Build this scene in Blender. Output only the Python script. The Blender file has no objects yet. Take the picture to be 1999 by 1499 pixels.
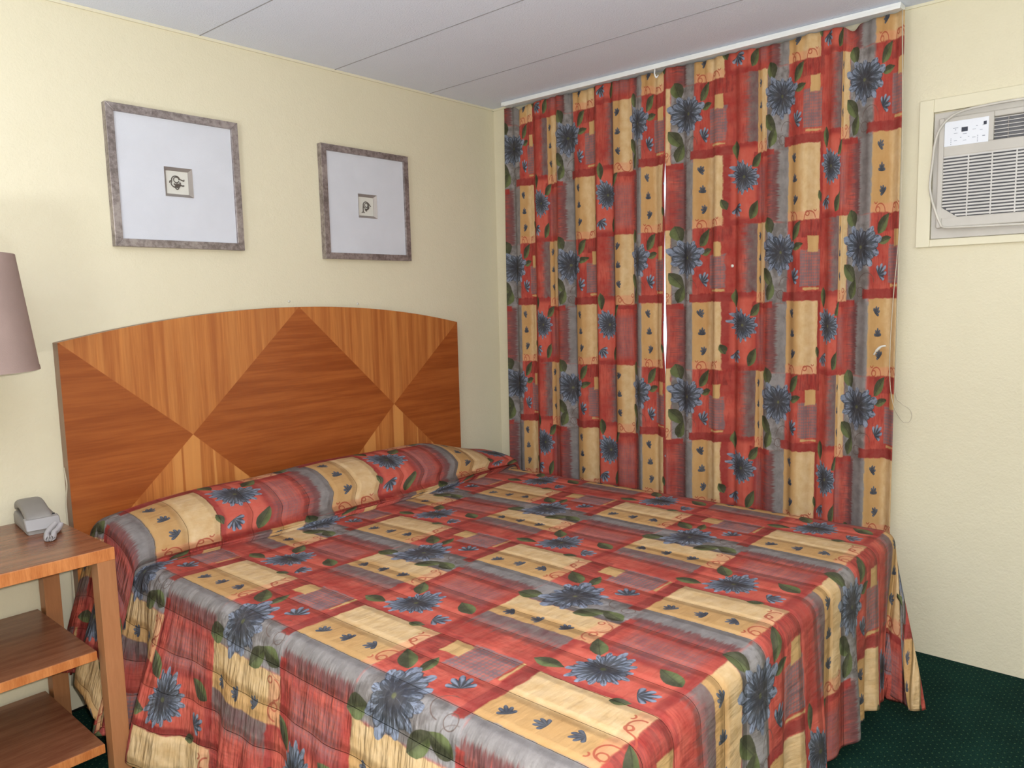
import bpy, bmesh, math, random
from mathutils import Vector, Matrix
from math import sin, cos, pi, sqrt, exp, atan2, floor

# ------------------------------------------------------------------ camera, light, exposure
SC = bpy.context.scene
COL = SC.collection
W, Hh = 1999, 1499
ROOM_H = 2.40
CAM = Vector((-3.13181471, -2.83938736, 1.38486788))
YAW, PITCH, ROLL, FPX = 0.849532466, -0.109057977, -0.0243104729, 1492.95577

def cam_axes():
    cy, sy, cp, sp = cos(YAW), sin(YAW), cos(PITCH), sin(PITCH)
    f = Vector((sy*cp, cy*cp, sp)); r = Vector((cy, -sy, 0)); u = r.cross(f)
    cr, sr = cos(ROLL), sin(ROLL)
    return cr*r + sr*u, -sr*r + cr*u, f
RIGHT, UP, FWD = cam_axes()
cd = bpy.data.cameras.new('camera'); cam = bpy.data.objects.new('camera', cd); COL.objects.link(cam)
m = Matrix((RIGHT, UP, -FWD)).transposed().to_4x4(); m.translation = CAM
cam.matrix_world = m
cd.sensor_fit = 'HORIZONTAL'; cd.sensor_width = 36.0; cd.lens = FPX/W*36.0
cd.clip_start = 0.02; cd.clip_end = 60
SC.camera = cam

SC.view_settings.view_transform = 'Standard'
SC.view_settings.look = 'None'
SC.view_settings.gamma = 1.0
SC.view_settings.use_curve_mapping = False
SC.view_settings.exposure = -0.10

world = bpy.data.worlds.new('world'); SC.world = world; world.use_nodes = True
bg = world.node_tree.nodes['Background']
bg.inputs[0].default_value = (0.86, 0.92, 1.0, 1); bg.inputs[1].default_value = 2.2

# flash of the camera: small source just above and to the right of the lens
def point(name, loc, power, size, color):
    l = bpy.data.lights.new(name, 'POINT'); l.energy = power; l.shadow_soft_size = size; l.color = color
    o = bpy.data.objects.new(name, l); o.location = loc; COL.objects.link(o); return o
point('camera_flash', CAM + RIGHT*0.055 + UP*0.035 + FWD*0.02, 122.0, 0.012, (1.0, 0.98, 0.94))
def area(name, loc, rot, sx, sy, power, color):
    l = bpy.data.lights.new(name, 'AREA'); l.shape = 'RECTANGLE'; l.size = sx; l.size_y = sy
    l.energy = power; l.color = color
    o = bpy.data.objects.new(name, l); o.location = loc; o.rotation_euler = rot; COL.objects.link(o); return o
# added ambient fill behind the camera, not a fixture of the room
point('rear_fill', (-3.3, -3.4, 1.95), 2.0, 0.14, (0.98, 0.97, 1.0))
# upward fill lights added out of frame to brighten the ceiling
area('ceiling_fill_rear', (-3.3, -3.35, 1.0), (math.radians(180), 0, 0), 0.4, 0.4, 70.0, (0.88, 0.93, 1.0))
area('ceiling_fill_left', (-3.75, -1.9, 0.9), (math.radians(180), 0, 0), 0.4, 0.4, 52.0, (0.90, 0.94, 1.0))  # second added fill, left of the view, nearer the visible ceiling
# cool ambient fill added at the left wall, which has no opening
area('cool_side_fill', (-4.9, -3.2, 1.3), (0, math.radians(-90), 0), 1.6, 1.8, 6.0, (0.86, 0.92, 1.0))

# ------------------------------------------------------------------ helpers
def s2l(c):
    return tuple((x/12.92 if x <= 0.04045 else ((x+0.055)/1.055)**2.4) for x in c)
def rgb(r, g, b):
    return s2l((r/255, g/255, b/255)) + (1.0,)

def tag(o, label=None, cat=None, group=None, kind=None):
    if label: o['label'] = label
    if cat: o['category'] = cat
    if group: o['group'] = group
    if kind: o['kind'] = kind
    return o
def empty(name, loc=(0, 0, 0)):
    o = bpy.data.objects.new(name, None); o.location = loc; o.empty_display_size = 0.05
    COL.objects.link(o); return o
def link_mesh(name, me, mat, parent=None, smooth=False):
    if mat: me.materials.append(mat)
    if smooth:
        for p in me.polygons: p.use_smooth = True
    o = bpy.data.objects.new(name, me); COL.objects.link(o)
    if parent:
        o.parent = parent
        o.matrix_parent_inverse = Matrix.Translation(-parent.location)
    return o
class MB:
    """collects shapes into one mesh"""
    def __init__(s): s.bm = bmesh.new()
    def box(s, lo, hi, bevel=0.0, seg=2, M=None):
        v = [Vector((x, y, z)) for x in (lo[0], hi[0]) for y in (lo[1], hi[1]) for z in (lo[2], hi[2])]
        if M is not None: v = [M @ p for p in v]
        b = [s.bm.verts.new(p) for p in v]
        F = [(0,1,3,2),(4,6,7,5),(0,4,5,1),(2,3,7,6),(0,2,6,4),(1,5,7,3)]
        fs = [s.bm.faces.new([b[i] for i in f]) for f in F]
        if bevel > 0:
            es = list({e for f in fs for e in f.edges})
            bmesh.ops.bevel(s.bm, geom=es, offset=bevel, segments=seg, profile=0.5, affect='EDGES')
        return s
    def prism(s, pts, d, bevel=0.0):
        """pts: 3D polygon; d: extrusion vector"""
        a = [s.bm.verts.new(Vector(p)) for p in pts]; b = [s.bm.verts.new(Vector(p)+Vector(d)) for p in pts]
        fs = [s.bm.faces.new(a), s.bm.faces.new(b[::-1])]
        n = len(pts)
        for i in range(n): fs.append(s.bm.faces.new([a[i], b[i], b[(i+1) % n], a[(i+1) % n]]))
        if bevel > 0:
            es = list({e for f in fs[:2] for e in f.edges})
            bmesh.ops.bevel(s.bm, geom=es, offset=bevel, segments=2, profile=0.5, affect='EDGES')
        return s
    def lathe(s, prof, c, n=48, closed=False):
        rings = []
        for r, z in prof:
            rings.append([s.bm.verts.new((c[0]+r*cos(2*pi*k/n), c[1]+r*sin(2*pi*k/n), c[2]+z)) for k in range(n)])
        for a, b in zip(rings, rings[1:] + ([rings[0]] if closed else [])):
            for k in range(n): s.bm.faces.new([a[k], a[(k+1) % n], b[(k+1) % n], b[k]])
        if not closed:
            if prof[0][0] > 1e-4: s.bm.faces.new(rings[0][::-1])
            if prof[-1][0] > 1e-4: s.bm.faces.new(rings[-1])
        return s
    def tube(s, pts, r, n=8, cap=True):
        pts = [Vector(p) for p in pts]; rs = r if isinstance(r, (list, tuple)) else [r]*len(pts)
        rings = []; up = Vector((0.13, 0.21, 0.97)); prev = None
        for i, p in enumerate(pts):
            t = (pts[min(i+1, len(pts)-1)] - pts[max(i-1, 0)]).normalized()
            a = t.cross(up if prev is None else prev)
            if a.length < 1e-4: a = t.cross(Vector((1, 0, 0)))
            a.normalize(); b = t.cross(a).normalized(); prev = b.cross(t) if False else prev
            if prev is None: prev = up
            rings.append([s.bm.verts.new(p + rs[i]*(cos(2*pi*k/n)*a + sin(2*pi*k/n)*b)) for k in range(n)])
        for A, B in zip(rings, rings[1:]):
            for k in range(n): s.bm.faces.new([A[k], A[(k+1) % n], B[(k+1) % n], B[k]])
        if cap: s.bm.faces.new(rings[0][::-1]); s.bm.faces.new(rings[-1])
        return s
    def build(s, name, mat, parent=None, smooth=False, auto=None):
        bmesh.ops.recalc_face_normals(s.bm, faces=s.bm.faces)
        me = bpy.data.meshes.new(name); s.bm.to_mesh(me); s.bm.free()
        o = link_mesh(name, me, mat, parent, smooth)
        if auto:
            me.polygons.foreach_set('use_smooth', [True]*len(me.polygons))
            me.set_sharp_from_angle(angle=math.radians(auto))
        return o
def spline(pts, n=8):
    """Catmull-Rom through pts"""
    P = [Vector(p) for p in pts]; P = [2*P[0]-P[1]] + P + [2*P[-1]-P[-2]]; out = []
    for i in range(1, len(P)-2):
        for k in range(n):
            t = k/n; a, b, c, d = P[i-1], P[i], P[i+1], P[i+2]
            out.append(0.5*((2*b) + (c-a)*t + (2*a-5*b+4*c-d)*t*t + (-a+3*b-3*c+d)*t**3))
    out.append(P[-2]); return out
def sstep(x, a, b):
    t = max(0.0, min(1.0, (x-a)/(b-a))); return t*t*(3-2*t)
def interp(x, ks):
    if x <= ks[0][0]: (a, b), (c, d) = ks[0], ks[1]; return b+(x-a)*(d-b)/(c-a)
    for (a, b), (c, d) in zip(ks, ks[1:]):
        if x <= c: return b + (x-a)*(d-b)/(c-a)
    (a, b), (c, d) = ks[-2], ks[-1]; return d+(x-c)*(d-b)/(c-a)

# ------------------------------------------------------------------ shader expression helper
class NT:
    def __init__(s, name):
        s.m = bpy.data.materials.new(name); s.m.use_nodes = True; s.t = s.m.node_tree
        s.b = s.t.nodes['Principled BSDF']
    def new(s, kind): return s.t.nodes.new(kind)
    def put(s, sock, v):
        if isinstance(v, E): s.t.links.new(v.o, sock)
        elif isinstance(v, tuple) and len(v) == 3 and sock.type == 'RGBA': sock.default_value = v+(1.0,)
        else: sock.default_value = v
    def math(s, op, *a, clamp=False):
        n = s.new('ShaderNodeMath'); n.operation = op; n.use_clamp = clamp
        for i, v in enumerate(a): s.put(n.inputs[i], v)
        return E(s, n.outputs[0])
    def ss(s, x, a, b, lo=0.0, hi=1.0):
        n = s.new('ShaderNodeMapRange'); n.interpolation_type = 'SMOOTHSTEP'
        if a > b: a, b, lo, hi = b, a, hi, lo
        s.put(n.inputs['Value'], x); n.inputs['From Min'].default_value = a; n.inputs['From Max'].default_value = b
        n.inputs['To Min'].default_value = lo; n.inputs['To Max'].default_value = hi
        return E(s, n.outputs[0])
    def mix(s, f, a, b, mode='MIX'):
        n = s.new('ShaderNodeMix'); n.data_type = 'RGBA'; n.blend_type = mode
        s.put(n.inputs[0], f); s.put(n.inputs[6], a); s.put(n.inputs[7], b)
        return E(s, n.outputs[2])
    def vec(s, x, y, z=0.0):
        n = s.new('ShaderNodeCombineXYZ')
        for i, v in enumerate((x, y, z)): s.put(n.inputs[i], v)
        return E(s, n.outputs[0])
    def sep(s, v):
        n = s.new('ShaderNodeSeparateXYZ'); s.put(n.inputs[0], v); return [E(s, o) for o in n.outputs]
    def noise(s, v, scale, detail=2.0, rough=0.5, dims='3D'):
        n = s.new('ShaderNodeTexNoise'); n.noise_dimensions = dims
        s.put(n.inputs['Vector'], v); n.inputs['Scale'].default_value = scale
        n.inputs['Detail'].default_value = detail; n.inputs['Roughness'].default_value = rough
        return E(s, n.outputs[0])
    def coord(s, which='Object'):
        return E(s, s.new('ShaderNodeTexCoord').outputs[which])
    def uv(s):
        return s.sep(s.coord('UV'))
    def ramp(s, f, stops):
        n = s.new('ShaderNodeValToRGB'); s.put(n.inputs[0], f); e = n.color_ramp.elements
        while len(e) < len(stops): e.new(0.5)
        for q, (p, c) in zip(e, stops): q.position = p; q.color = c
        return E(s, n.outputs[0])
    def bump(s, h, dist=0.01, strength=1.0):
        n = s.new('ShaderNodeBump'); s.put(n.inputs['Height'], h); n.inputs['Distance'].default_value = dist
        n.inputs['Strength'].default_value = strength
        s.t.links.new(n.outputs[0], s.b.inputs['Normal'])
    def base(s, c): s.put(s.b.inputs['Base Color'], c)
    def set(s, rough=0.5, metal=0.0, spec=0.5):
        s.b.inputs['Roughness'].default_value = rough; s.b.inputs['Metallic'].default_value = metal
        s.b.inputs['Specular IOR Level'].default_value = spec
class E:
    def __init__(s, nt, o): s.nt = nt; s.o = o
    def __add__(a, b): return a.nt.math('ADD', a, b)
    __radd__ = __add__
    def __sub__(a, b): return a.nt.math('SUBTRACT', a, b)
    def __rsub__(a, b): return a.nt.math('SUBTRACT', b, a)
    def __mul__(a, b): return a.nt.math('MULTIPLY', a, b)
    __rmul__ = __mul__
    def __truediv__(a, b): return a.nt.math('DIVIDE', a, b)
    def f(a, op, *b): return a.nt.math(op, a, *b)
    def abs(a): return a.f('ABSOLUTE')
    def min(a, b): return a.f('MINIMUM', b)
    def max(a, b): return a.f('MAXIMUM', b)

def simple(name, c, rough=0.5, metal=0.0, spec=0.5, var=0.06, scale=12.0, bump=0.0, bscale=60.0):
    n = NT(name); n.set(rough, metal, spec); o = n.coord()
    k = n.noise(o, scale, 3.0)
    d = tuple(x*(1-var*2.2) for x in c[:3])+(1.0,); h = tuple(min(1, x*(1+var*1.4)) for x in c[:3])+(1.0,)
    n.base(n.ramp(k, [(0.3, d), (0.7, h)]))
    if bump: n.bump(n.noise(o, bscale, 3.0), bump)
    return n.m

# ------------------------------------------------------------------ the printed fabric (tile 0.64 m x 0.61 m)
TW, TH = 0.64, 0.61
def fabric(name, quilt):
    n = NT(name); n.set(0.8 if not quilt else 0.68, 0.0, 0.12 if not quilt else 0.22)
    U, V, _ = n.uv()
    P = n.vec(U*TW, V*TH)                                # metres on the cloth
    nf = n.noise(P, 26.0, 3.0, 0.6, '2D')                # brush wobble
    nm = n.noise(P, 7.0, 2.0, 0.5, '2D')
    nh = n.noise(n.vec(U*TW*0.12, V*TH), 150.0, 1.0, 0.5, '2D')   # hatch across u
    nv = n.noise(n.vec(U*TW, V*TH*0.15), 120.0, 2.0, 0.6, '2D')   # brush streaks along v
    wob = (nf-0.5)*0.014
    def loc(uc, vc, w=True):
        dx = n.math('WRAP', U-uc, 0.5, -0.5)*TW; dy = n.math('WRAP', V-vc, 0.5, -0.5)*TH
        return dx, dy
    def box(u0, u1, v0, v1, soft=0.003, w=True):
        dx, dy = loc((u0+u1)/2, (v0+v1)/2)
        d = (dx.abs()-(u1-u0)/2*TW).max(dy.abs()-(v1-v0)/2*TH)
        if w: d = d+wob
        return n.ss(d, soft, -soft)
    def dist(u0, u1, v0, v1):
        dx, dy = loc((u0+u1)/2, (v0+v1)/2)
        return ((dx.abs()-(u1-u0)/2*TW).max(dy.abs()-(v1-v0)/2*TH)) + wob*1.5
    coral, coral2 = rgb(172, 50, 44), rgb(200, 82, 68)
    red, dred = rgb(156, 34, 36), rgb(138, 28, 32)
    grey, purple, lav = rgb(112, 108, 108), rgb(112, 62, 68), rgb(144, 142, 144)
    tan, cream, cream2 = rgb(190, 142, 84), rgb(208, 168, 110), rgb(228, 200, 156)
    navy, slate, ice = rgb(26, 40, 58), rgb(48, 66, 84), rgb(134, 148, 172)
    green, green2 = rgb(40, 52, 30), rgb(92, 108, 62)
    scroll = rgb(172, 62, 42)
    c = n.mix(n.ss(nm, 0.35, 0.7), coral, coral2)
    c = n.mix(n.ss(nv, 0.42, 0.70)*0.6, c, red)
    # B row: coral to hatched purple to a grey strip
    duw = n.math('WRAP', U-0.80, 0.5, -0.5)+0.80
    rowB = box(0.30, 1.02, 0.015, 0.48)
    g1 = n.ss(duw+(nh-0.5)*0.12, 0.78, 0.89)
    edge_r = n.ss(duw, 0.70, 0.60)
    c = n.mix(edge_r*rowB*0.55, c, red)
    c = n.mix(g1*rowB, c, purple)
    c = n.mix(n.ss(duw+(nh-0.5)*0.05, 0.895, 0.925)*rowB, c, n.mix(nf, grey, lav))
    # A row: coral stripe with purple hatch beside the cream panel
    d2 = n.math('WRAP', U-0.5, 0.5, -0.5)+0.5
    sA = box(0.34, 0.605, 0.475, 1.015)
    c = n.mix(n.ss(d2+(nh-0.5)*0.10, 0.44, 0.55)*sA, c, n.mix(nf, purple, grey))
    # grey block behind the large flower
    ga = box(0.80, 1.0, 0.48, 1.02, 0.008)
    c = n.mix(ga, c, n.mix(n.ss(nf+(nm-0.5), 0.35, 0.7), grey, lav))
    # red frames and bands
    fb = dist(0.325, 0.62, -0.06, 0.475)
    c = n.mix(n.ss(fb, 0.004, -0.002), c, n.mix(n.ss(fb, -0.012, -0.034), red, coral2))
    c = n.mix(box(-0.04, 0.37, 0.94, 1.0), c, n.mix(nm, dred, red))
    c = n.mix(box(0.06, 0.37, 0.475, 0.59), c, n.mix(n.ss(nv, 0.3, 0.7), dred, coral))
    c = n.mix(box(0.325, 0.36, 0.0, 0.475), c, red)
    c = n.mix(box(0.56, 0.88, 0.005, 0.045), c, red)
    # lattice patches
    la, lb = loc(0.265, 0.79)
    lat = n.math('SINE', (la+lb)*260.0)*n.math('SINE', (la-lb)*260.0)
    latn = n.ss(lat+(nf-0.5)*3.0, -0.4, 0.9)
    lcol = n.mix(latn, rgb(124, 104, 110), rgb(176, 98, 92))
    c = n.mix(box(0.17, 0.345, 0.67, 0.905)*0.9, c, lcol)
    c = n.mix(box(0.62, 0.78, 0.10, 0.42, 0.02)*0.5, c, lcol)
    c = n.mix(box(0.20, 0.34, 0.915, 0.927), c, cream)
    c = n.mix(box(0.235, 0.325, 0.585, 0.685), c, cream)
    # cream panels
    pb = box(0.0, 0.33, 0.0, 0.478); pa = box(0.60, 0.80, 0.478, 1.01)
    cb = n.mix(n.ss(U.f('FRACT')+(nm-0.5)*0.06, 0.13, 0.20), n.mix(nm, tan, cream), n.mix(nf, cream, cream2))
    ca = n.mix(n.ss(d2+(nm-0.5)*0.06, 0.66, 0.72), n.mix(nm, tan, cream), n.mix(nf, cream, cream2))
    c = n.mix(pb, c, cb); c = n.mix(pa, c, ca)
    # pink ground under the scrolls
    blush = rgb(226, 150, 112)
    c = n.mix(box(0.0, 0.33, 0.425, 0.478, 0.006)*0.55, c, blush)
    c = n.mix(box(0.60, 0.80, 0.94, 1.01, 0.006)*0.6, c, blush)
    def ring(dx, dy, cx, cy, r, t, half=0):
        x = dx-cx; y = dy-cy
        d = (n.math('SQRT', x*x+y*y)-r).abs()
        k = n.ss(d, t, t*0.35)
        if half: k = k*n.ss(y*half, -0.002, 0.002)
        return k
    dx, dy = loc(0.165, 0.45)
    sm = ring(dx.abs(), dy, 0.052, 0.012, 0.027, 0.0036, -1).max(ring(dx.abs(), dy, 0.0, 0.008, 0.025, 0.0036, 1))
    sm = sm.max(ring(dx, dy, -0.066, 0.008, 0.011, 0.0034)).max(ring(dx, dy, 0.040, -0.006, 0.009, 0.0034))
    sm = sm.max(ring(dx.abs(), dy, 0.078, -0.022, 0.007, 0.0034, 1))
    dxa, dya = loc(0.70, 0.965)
    sa = ring(dxa, dya, -0.030, 0.010, 0.024, 0.0034, -1).max(ring(dxa, dya, 0.024, 0.002, 0.026, 0.0034, 1))
    sa = sa.max(ring(dxa, dya, -0.018, 0.006, 0.010, 0.0034)).max(ring(dxa, dya, 0.046, -0.014, 0.008, 0.003))
    c = n.mix(sm*0.85, c, scroll); c = n.mix(sa*0.8, c, scroll)
    # stems
    dxs, dys = loc(0.93, 0.90)
    st = ring(dxs, dys, 0.034, 0.0, 0.036, 0.0022, -1).max(ring(dxs, dys, 0.006, 0.035, 0.018, 0.0022))
    st = st.max(ring(dxs, dys, -0.045, 0.06, 0.05, 0.0022, -1)*0.6)
    c = n.mix(st*0.75, c, rgb(88, 66, 62))
    def rot(dx, dy, a):
        ca_, sa_ = cos(a), sin(a)
        return dx*ca_+dy*sa_, dy*ca_-dx*sa_
    def leaf(c, uc, vc, L, Wd, a):
        dx, dy = loc(uc, vc); x, y = rot(dx, dy, a); L = L*1.22; Wd = Wd*1.2
        q = x/L; w = (1.0-q*q)*Wd*(1.0-q*0.25)
        d = (y.abs()-w+wob*0.5).max(x.abs()-L)
        col = n.mix(n.ss(y+(nf-0.5)*0.02, -Wd*0.4, Wd*0.7), green, green2)
        col = n.mix(n.ss(y.abs(), 0.0022, 0.0008), col, green)
        return n.mix(n.ss(d, 0.0012, -0.0018), c, col)
    R = math.radians
    for a in ((0.845, 0.505, 0.032, 0.024, R(70)), (0.115, 0.545, 0.040, 0.020, R(-50)), (0.135, 0.645, 0.032, 0.013, R(-14)),
              (0.835, 0.84, 0.040, 0.022, R(48)), (0.86, 0.935, 0.034, 0.020, R(-70)),
              (0.60, 0.055, 0.036, 0.018, R(-38)), (0.40, -0.02, 0.034, 0.017, R(85)), (0.565, 0.385, 0.036, 0.020, R(-62)),
              (0.335, 0.335, 0.020, 0.011, R(70))):
        c = leaf(c, *a)
    def bloom(c, uc, vc, R0, np_, ph, sq=1.0):
        dx, dy = loc(uc, vc); dy = dy*sq
        r = n.math('SQRT', dx*dx+dy*dy)+wob*0.3
        th = n.math('ARCTAN2', dy, dx)+ph
        p = n.math('COSINE', th*(np_/2)).abs()
        L1 = 0.84+0.11*n.math('SINE', th*2.0+0.7)+0.09*n.math('SINE', th*3.0+2.0)+(nf-0.5)*0.25
        out1 = (0.46+0.54*n.math('POWER', p, 0.75))*L1*R0
        p2 = n.math('SINE', th*(np_/2)+0.25).abs()
        out2 = (0.42+0.40*n.math('POWER', p2, 0.6))*L1*R0
        streak = n.noise(n.vec(th*5.0, r*18.0), 2.6, 2.0, 0.6, '2D')
        m1 = n.ss(r-out1, 0.0018, -0.0018); m2 = n.ss(r-out2, 0.0018, -0.0014)
        rn = r/R0
        lit1 = n.ss(p*0.75+(streak-0.5)*1.5+rn*0.45, 0.52, 1.30)
        c1 = n.mix(lit1, n.mix(n.ss(streak, 0.4, 0.6), navy, slate), ice)
        edge2 = n.ss(out2-r, 0.0, 0.006)
        lit2 = n.ss(p2*0.8+(streak-0.5)*1.1+rn*0.7, 0.85, 1.60)
        c2 = n.mix(lit2, n.mix(n.ss(rn, 0.18, 0.62), navy, slate), ice)
        c2 = n.mix(edge2, navy, c2)
        # dark lines between petals
        c1 = n.mix(n.ss(p, 0.42, 0.12), c1, navy)
        c = n.mix(m1, c, c1); c = n.mix(m2, c, c2)
        return n.mix(n.ss(r, 0.009, 0.004)*0.8, c, n.mix(nf, green, rgb(112, 118, 72)))
    c = bloom(c, 0.935, 0.68, 0.112, 10.0, 0.3)
    c = bloom(c, 0.475, 0.165, 0.092, 15.0, 0.0, 1.05)
    def fan(c, dx, dy, R0, gate=None, petals=5.07, light=0.35):
        y = dy-R0*0.55; dx = dx*1.3
        r = n.math('SQRT', dx*dx+y*y)
        ph = n.math('ARCTAN2', dx, y*-1.0)
        p = n.math('COSINE', ph*petals).abs()
        o = (0.60+0.40*n.math('POWER', p, 0.7))*R0*1.12
        o = o*n.ss(ph.abs(), 1.62, 1.45)*(1.0-ph.abs()*0.13)
        msk = n.ss(r-o+wob*0.3, 0.0010, -0.0012)
        if gate is not None: msk = msk*gate
        col = n.mix(n.ss(p*0.8+r/R0*0.5+(nf-0.5)*0.7, 0.75, 1.25)*light, n.mix(0.45, navy, slate), ice)
        col = n.mix(n.ss(p, 0.30, 0.1), col, navy)
        return n.mix(msk, c, col)
    # rows of three little flowers on each cream panel
    def trio(c, uc, v0, step, R0, mir):
        dx = n.math('WRAP', U-uc, 0.5, -0.5)*TW
        vv = n.math('WRAP', V-v0, 1.0, 0.0)/step
        k = n.math('FLOOR', vv); dy = (vv-k-0.5)*(step*TH)
        ang = (k-1.0)*mir
        cc, sn = n.math('COSINE', ang), n.math('SINE', ang)
        dx = dx+(k-1.0)*(-0.006)
        return fan(c, dx*cc+dy*sn, dy*cc-dx*sn, R0, n.ss(vv, 3.02, 2.98), light=0.25)
    c = trio(c, 0.088, 0.005, 0.135, 0.031, -0.75)
    c = trio(c, 0.652, 0.485, 0.145, 0.029, 0.7)
    for (uc, vc, R0, a) in ((0.115, 0.83, 0.050, 0.9), (0.42, 0.39, 0.046, 2.6)):
        dx, dy = loc(uc, vc); x, y = rot(dx, dy, a)
        c = fan(c, x, y, R0, None, 5.07, 1.0)
    # weave
    c = n.mix(0.10, c, n.mix(nf, rgb(90, 60, 50), rgb(250, 230, 200)))
    n.base(n.mix(1.0, c, (0.84, 0.83, 0.83), 'MULTIPLY'))
    nw = n.noise(P, 900.0, 1.0, 0.5, '2D')
    if quilt:
        q = U*6.0; fr = (q-n.math('ROUND', q)).abs()           # distance to the stitch line
        puff = n.ss(fr, 0.0, 0.22)
        stitch = n.ss(fr, 0.020, 0.004)
        wr = n.noise(n.vec(U*TW*0.22, V*TH*1.0), 26.0, 3.0, 0.55, '2D')
        wr2 = n.noise(P, 11.0, 2.0, 0.5, '2D')
        at = n.new('ShaderNodeAttribute'); at.attribute_name = 'gather'
        ga_ = E(n, at.outputs['Fac'])
        hgt = puff*0.007 + (wr-0.5)*(0.007+0.022*ga_)*n.ss(fr, 0.0, 0.3, 0.55, 1.0) + (wr2-0.5)*0.008 - stitch*0.0040 + nw*0.0003
        n.bump(hgt, 1.0, 0.9)
    else:
        wr = n.noise(n.vec(U*TW, V*TH*0.12), 14.0, 2.0, 0.5, '2D')
        n.bump((wr-0.5)*0.010+nw*0.0003, 1.0, 0.7)
    return n.m
M_QUILT = fabric('quilted_print', True)
M_CURT = fabric('curtain_print', False)

# ------------------------------------------------------------------ other materials
def wall_mat():
    n = NT('cream_wall_paint'); n.set(0.6, 0.0, 0.3); o = n.coord()
    k = n.noise(o, 1.3, 3.0); k2 = n.noise(o, 14.0, 3.0)
    n.base(n.mix(k*0.7+k2*0.3, rgb(216, 208, 180), rgb(226, 218, 194)))
    n.bump(n.noise(o, 120.0, 4.0, 0.6)*0.6+n.noise(o, 35.0, 2.0)*0.6, 0.0022)
    return n.m
M_WALL = wall_mat()
def trim_mat():
    n = NT('cream_trim_paint'); n.set(0.45, 0.0, 0.4); o = n.coord()
    n.base(n.mix(n.noise(o, 3.0, 2.0), rgb(217, 210, 183), rgb(226, 219, 195))); n.bump(n.noise(o, 60.0, 3.0), 0.0006)
    return n.m
M_TRIM = trim_mat()
def ceil_mat():
    n = NT('ceiling_board'); n.set(0.8, 0.0, 0.2); o = n.coord()
    x, y, z = n.sep(o)
    k = n.noise(o, 2.2, 4.0); k2 = n.noise(o, 260.0, 2.0)
    n.base(n.mix(k*0.6+k2*0.4, rgb(220, 226, 242), rgb(234, 240, 252)))
    n.bump(n.noise(o, 160.0, 4.0, 0.6), 0.003)
    return n.m
M_CEIL = ceil_mat()
M_SEAM = simple('ceiling_seam_filler', rgb(196, 196, 200), 0.7, bump=0.001)
M_SEAMDARK = simple('ceiling_seam_gap', rgb(150, 150, 154), 0.9)
def carpet_mat():
    n = NT('green_dotted_carpet'); n.set(0.95, 0.0, 0.1); o = n.coord(); x, y, z = n.sep(o)
    k = n.noise(o, 240.0, 3.0, 0.7); k2 = n.noise(o, 5.0, 3.0)
    c = n.mix(n.ss(k+(k2-0.5)*0.4, 0.35, 0.7), rgb(10, 38, 33), rgb(26, 64, 54))
    s_ = 0.030
    a = (x+y)/s_; b = (x-y)/s_
    fa = a-n.math('ROUND', a); fb = b-n.math('ROUND', b)
    d = n.math('SQRT', fa*fa+fb*fb)
    c = n.mix(n.ss(d, 0.13, 0.07)*0.6, c, rgb(96, 128, 84))
    n.base(c); n.bump(k, 0.006); return n.m
M_CARPET = carpet_mat()
HBX0, HBX1 = -2.222, -0.369
def wood(name, d, l, axis=0, sc=1.0, rough=0.35, contrast=1.0, spec=0.5):
    n = NT(name); n.set(rough, 0.0, spec); o = n.coord(); x, y, z = n.sep(o)
    s_ = [[0.9, 9, 9], [9, 0.9, 9], [9, 9, 0.9]][axis]
    v = n.vec(x*s_[0], y*s_[1], z*s_[2])
    k = n.noise(v, 3.2*sc, 4.0, 0.6); f2 = n.noise(v, 28.0*sc, 2.0, 0.6)
    n.base(n.mix(n.ss(k*0.7+f2*0.3, 0.5-0.16/contrast, 0.5+0.16/contrast), d, l)); n.bump(f2, 0.0002)
    return n.m
def headboard_mat():
    n = NT('diamond_veneer'); n.set(0.30, 0.0, 0.5); o = n.coord(); x, y, z = n.sep(o)
    w = ((x-(HBX0+HBX1)/2).abs())
    p = w-0.491; d = z-0.9104
    up = n.ss(d, -0.001, 0.001)
    slope_up = 0.855*n.ss(p, -0.001, 0.001)+0.955*n.ss(p, 0.001, -0.001)
    slope = up*slope_up+(1.0-up)*0.93
    light = n.ss(d.abs()-p.abs()*slope, -0.0012, 0.0012)
    gv = n.noise(n.vec(x*26.0, y, z*0.9), 1.0, 4.0, 0.7); gv2 = n.noise(n.vec(x*160.0, y, z*6.0), 1.0, 2.0, 0.6)
    gh = n.noise(n.vec(x*0.9, y, z*14.0), 1.6, 4.0, 0.6); gh2 = n.noise(n.vec(x*6.0, y, z*150.0), 1.0, 2.0)
    lc = n.mix(n.ss(gv, 0.34, 0.66), rgb(164, 94, 46), rgb(194, 124, 64))
    lc = n.mix(n.ss(gv2, 0.35, 0.75)*0.35, lc, rgb(150, 82, 40))
    bl = n.ss(n.noise(n.vec(x*22.0, y, z*0.5+3.0), 1.0, 2.0, 0.5), 0.53, 0.60)*(1.0-up*0.75)
    lc = n.mix(bl*0.75, lc, rgb(214, 150, 84))
    dc = n.mix(n.ss(gh*0.75+gh2*0.25, 0.36, 0.66), rgb(140, 70, 28), rgb(166, 92, 42))
    n.base(n.mix(light, dc, lc)); n.bump(gv2+gh2, 0.00015)
    return n.m
M_HB = headboard_mat()
M_HBEDGE = simple('headboard_edge', rgb(150, 122, 102), 0.5)
M_NST = wood('nightstand_top', rgb(116, 68, 46), rgb(142, 92, 64), 0, 1.0, 0.22)
M_NSE = wood('nightstand_edge', rgb(176, 102, 52), rgb(206, 134, 78), 2, 2.0, 0.35)
M_NSL = wood('nightstand_leg', rgb(158, 104, 66), rgb(182, 126, 84), 2, 0.6, 0.4, 0.6)
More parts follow.
